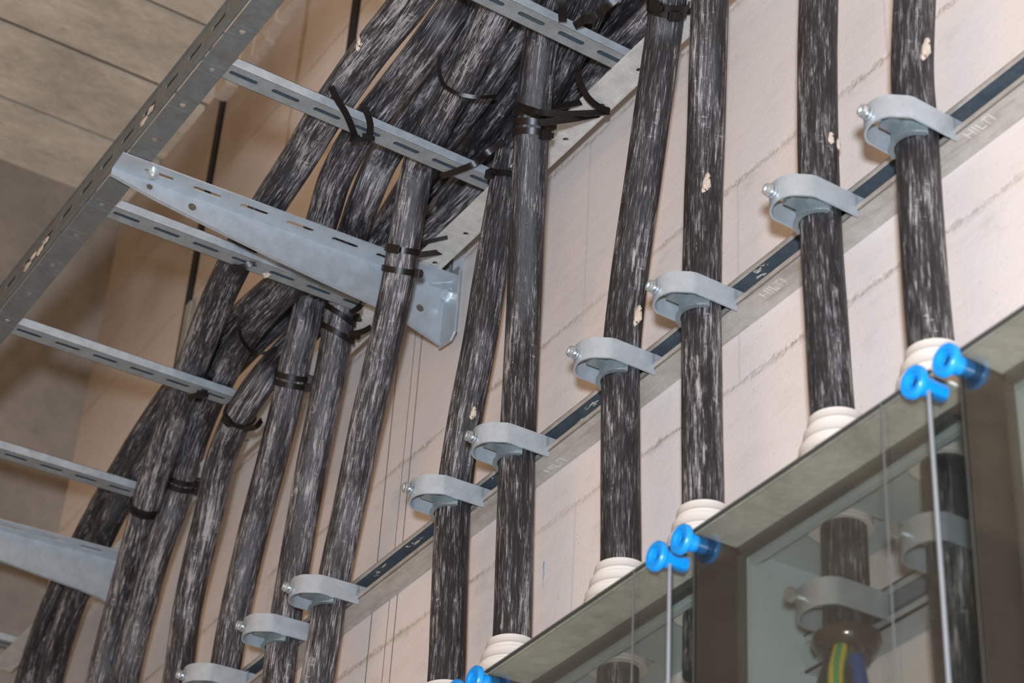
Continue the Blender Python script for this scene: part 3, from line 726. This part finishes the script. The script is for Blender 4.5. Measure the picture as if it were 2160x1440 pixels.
tie_band([[(448,782,'z',ZL-.02),(440,806,'z',ZT+RH+.004),(428,828,'z',ZT-.002),(412,834,'z',ZT-.002),(396,838,'z',ZT-.002)]], 'black tie crossing the third rung near its wall end', heads=((424,832,yz(424,832,ZT-.004)),))
tie_ring('c3', 508,880, 'black tie on the cable that bends over the end of the third rung', n=1, hang=330, tail=[[(515,905,.16),(540,900,.15),(552,886,.14)]])
tie_ring('c2b', 386,1022, 'double black tie on the dusty cable beside the fourth rung', n=2, gap=.013, hang=80)
tie_ring('c2a', 308,1066, 'thick black tie at the wall end of the fourth rung', n=2, gap=.007, hang=60, grow=.001)

# ------------------------------------------------------------------ distribution boxes with smoked lids
BX = [-.606, -.201, .204, .609]; BWd = .402; YF, YM = -.180, -.122; ZB0, ZTOP = -1.12, -.4805
def box(i, cables, label):
    x0 = BX[i]+.0015+.018; x1 = BX[i]+.0015+BWd-.014
    b = thing('distribution_box', ((x0+x1)/2,0,ZB0), label, 'electrical box', 'clear-lidded distribution boxes')
    # grey base: sides, bottom, rim, top with square openings for the glands
    mb = MB(); t = .004
    mb.box((x0,YM,ZB0),(x0+t,-.001,ZTOP)).box((x1-t,YM,ZB0),(x1,-.001,ZTOP)).box((x0,YM,ZB0),(x1,-.001,ZB0+t))
    cs = sorted(cables); e = .033; prev = x0; yc = -.068
    for cx in cs:
        mb.box((prev,YM,ZTOP-t),(cx-e,-.001,ZTOP)); mb.box((cx-e,YM,ZTOP-t),(cx+e,yc-e,ZTOP)); mb.box((cx-e,yc+e,ZTOP-t),(cx+e,-.001,ZTOP)); prev = cx+e
    mb.box((prev,YM,ZTOP-t),(x1,-.001,ZTOP))
    obj('base', mb, 'box_grey', b)
    mb = MB(); w = .014
    lp = MB().box((x0+t,YM+.012,ZTOP-w-.004),(x1-t,YM+.020,ZTOP-t)); o = obj('inner_lip', lp, 'box_grey', b)
    mb.box((x0+t,YM-.004,ZTOP-w),(x1-t,YM+.006,ZTOP-t)).box((x0+t,YM-.004,ZB0+t),(x1-t,YM+.006,ZB0+w)).box((x0+t,YM-.004,ZB0),(x0+t+.004,YM+.006,ZTOP-t)).box((x1-t-.004,YM-.004,ZB0),(x1-t,YM+.006,ZTOP-t))
    o = obj('rim', mb, 'rim', b); o['label'] = 'dark sealing rim between base and lid'
    # lid
    mb = MB().box((x0+.001,YF,ZB0+.001),(x1-.001,YF+.003,ZTOP-.001))
    lid = obj('lid', mb, 'smoked', b); lid['label'] = 'smoked transparent front pane'
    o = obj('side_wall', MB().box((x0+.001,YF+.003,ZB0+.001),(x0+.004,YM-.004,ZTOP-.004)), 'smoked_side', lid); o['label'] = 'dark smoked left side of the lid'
    o = obj('side_wall', MB().box((x1-.004,YF+.003,ZB0+.001),(x1-.001,YM-.004,ZTOP-.004)), 'smoked', lid); o['label'] = 'clear right side of the lid'
    o = obj('top_wall', MB().box((x0+.001,YF+.003,ZTOP-.004),(x1-.001,YM-.004,ZTOP-.001)), 'lid_top', lid); o['label'] = 'dusty beige top edge of the lid'
    mb = MB().box((x0-.0005,YF-.001,ZTOP-.0018),(x1+.0005,YF+.003,ZTOP+.0004))
    obj('top_edge', mb, 'rim', lid)
    for (sx,sy,sr,sz,mt) in ((x1-.002,YF-.001,.0021,.020,'edge'),(x0+.003,YF+.001,.0006,.020,'edge_dim'),(x1-.068,YF-.0005,.0009,.002,'edge_dim')):  # pale rod stands for the highlight on the rounded lid edge
        o = obj('lid_edge_line', MB().cyl((sx,sy,ZB0+.03),(sx,sy,ZTOP-sz),sr,10), mt, lid, smooth=True); o['label'] = 'pale upright line down the lid'
    for bx in (BX[i]+.022,BX[i]+BWd-.019):
        for bz in (ZTOP-.015,ZB0+.015):
            P = A(bx,YF-.015,bz)
            mb = MB().lathe(P,(0,1,0),[(.0058,.014),(.0062,.0005),(.0088,.0),(.0096,-.003),(.0148,-.003),(.0163,-.0012),(.0163,.0035),(.0145,.005),(.0098,.006),(.0088,.036),(.0058,.036),(.0058,.014)],28)
            s = obj('lid_bolt', mb, 'blue', b, smooth=True); s['label'] = 'bright blue flanged bolt'
            if bx < (x0+x1)/2:  # sleeve added only to darken the bolt barrel
                q = obj('bolt_shade_sleeve', MB().lathe(A(bx,YF+.003,bz),(0,1,0),[(.0098,0),(.0100,.002),(.0098,.022)],18), 'smoked_side', lid, smooth=True); q['label'] = 'added dark sleeve that dims a blue bolt'
            obj('socket', MB().lathe(P,(0,1,0),[(.0062,.004),(.0062,.007)],6), 'blue_in', s)
    for cx in cs:
        prof = [(.034,-.010),(.034,.004),(.058,.004)]
        n=6; r0,r1 = .056,.0275; h0,h1 = .006,.122
        for j in range(n):
            f=j/(n); f2=(j+.72)/n; ra=r0+(r1-r0)*f**1.15; rb=r0+(r1-r0)*f2**1.15; ha=h0+(h1-h0)*f**.92; hb=h0+(h1-h0)*((j+.9)/n)**.92
            prof += [(ra,ha),(rb+.0012,hb)]
        prof += [(r1-.002,h1),(RC+.0004,h1+.001),(RC+.0004,h1-.03)]
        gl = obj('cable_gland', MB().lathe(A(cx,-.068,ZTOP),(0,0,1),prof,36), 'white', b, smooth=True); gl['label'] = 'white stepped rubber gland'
gx = {k: CB[k][0][int(np.argmin([abs(p[2]+.42)+(9 if p[1]<-.12 else 0) for p in CB[k][0]]))][0] for k in ('c7','c8','c9','c10','c11','c12')}
box(0, [gx['c8'],gx['c7']], 'leftmost clear-lidded box, only a blue bolt peeking in at the bottom edge')
box(1, [gx['c9'],gx['c10']], 'middle clear-lidded box along the bottom, left of the fully seen one')
box(2, [gx['c11'],gx['c12']], 'clear-lidded box with a clamped cable and earth wire visible inside')
box(3, [.612+.12,.612+.28], 'clear-lidded box cut by the right edge, right of the rightmost blue bolt')
# things inside the right-hand box and its neighbour: rail, clamp, stripped cores
z_in = -.582
for i,lb in ((2,'pale steel rail on the wall inside the box with the earth wire'),(1,'pale steel rail on the wall inside the middle box')):
    r_ = thing('mounting_rail', (BX[i]+.2,0,z_in-.022), lb, 'metal rail')
    xa,xb = BX[i]+.008, BX[i]+.396
    obj('rail_body', MB().box((xa,-.040,z_in-.0215),(xb,-.002,z_in-.019)).box((xa,-.040,z_in+.019),(xb,-.002,z_in+.0215)).box((xa,-.040,z_in-.0215),(xb,-.0375,z_in-.012)).box((xa,-.040,z_in+.012),(xb,-.0375,z_in+.0215)), 'zinc_b', r_)
    obj('rail_back', MB().box((xa,-.006,z_in-.019),(xb,-.002,z_in+.019)), 'strut_dark', r_)
def inner_clamp(cx, lb):
    k = thing('cable_clamp', (cx,SY,z_in-.02), lb, 'cable clamp', 'strap clamps inside the boxes')
    mb = MB(); pts=[A(cx-.03,-.038,z_in),A(cx-.03,-.09,z_in)]+[A(cx+.03*math.cos(a),-.095+.024*math.sin(a),z_in) for a in np.linspace(math.pi,2*math.pi,13)]+[A(cx+.03,-.09,z_in),A(cx+.03,-.038,z_in)]
    mb.ribbon(pts, A(0,0,1), .03, .0024); obj('strap', mb, 'zinc_b', k, smooth=True)
    mb = MB().cyl((cx-.004,-.095,z_in),(cx-.004,-.136,z_in),.0034,12).cyl((cx-.004,-.131,z_in),(cx-.004,-.137,z_in),.0075,16)
    obj('screw', mb, 'screw', k, smooth=True)
x11 = float(CB['c11'][0][0][0])
inner_clamp(x11, 'strap clamp seen dimly through the smoked lid above the earth wire')
S12 = CB['c12'][0]; x12 = float(S12[int(np.argmin([abs(p[2]-z_in) for p in S12]))][0])
inner_clamp(x12, 'strap clamp behind the smoked lid, below the right pair of blue bolts')
def cores(cx, o):
    cl_ = obj('heat_shrink_collar', MB().lathe(A(cx,-.068,-.628),(0,0,1),[(RC*.9,-.004),(.030,0),(.0355,.010),(.0345,.016),(RC+.001,.019),(RC+.0005,.012)],28), 'collar', o, smooth=True); cl_['label'] = 'shiny dark collar round the cable end'
    for mt,nm,dx,dy,bend,lb in (('yg','earth_wire',.016,-.022,.010,'green and yellow striped wire'),('copper','phase_wire',-.013,-.012,-.03,'thick black wire'),('copper','phase_wire',-.004,.012,-.012,'thick black wire'),('bluecore','neutral_wire',.014,.006,.02,'dull blue wire')):
        P=[A(cx+dx*.6,-.070+dy*.6,-.630),A(cx+dx*1.2,-.074+dy*1.2,-.670),A(cx+dx*1.3+bend*.5,-.076+dy*1.2,-.74),A(cx+dx+bend*.8,-.072+dy,-.86),A(cx+dx+bend,-.074+dy,-.96),A(cx+dx+bend,-.074+dy,-1.06)]
        q = obj(nm, MB().tube(catmull(P), .0082, 14), mt, o, smooth=True); q['label'] = lb
cores(x11, CABLE['c11'])


# ------------------------------------------------------------------ light
L = bpy.data.lights.new('camera_flash','POINT'); L.energy = 560; L.shadow_soft_size = .06; L.color = (.70,.79,.92)
lo = bpy.data.objects.new('camera_flash', L); COL.objects.link(lo); lo.location = (2.14,-1.55,-1.58)
wd = bpy.data.worlds.new('world'); SC.world = wd; wd.use_nodes = True
bg = wd.node_tree.nodes['Background']; bg.inputs[0].default_value = (1.0,.60,.27,1); bg.inputs[1].default_value = .66
SC.view_settings.view_transform = 'Standard'; SC.view_settings.look = 'None'; SC.view_settings.exposure = 0; SC.view_settings.gamma = 1
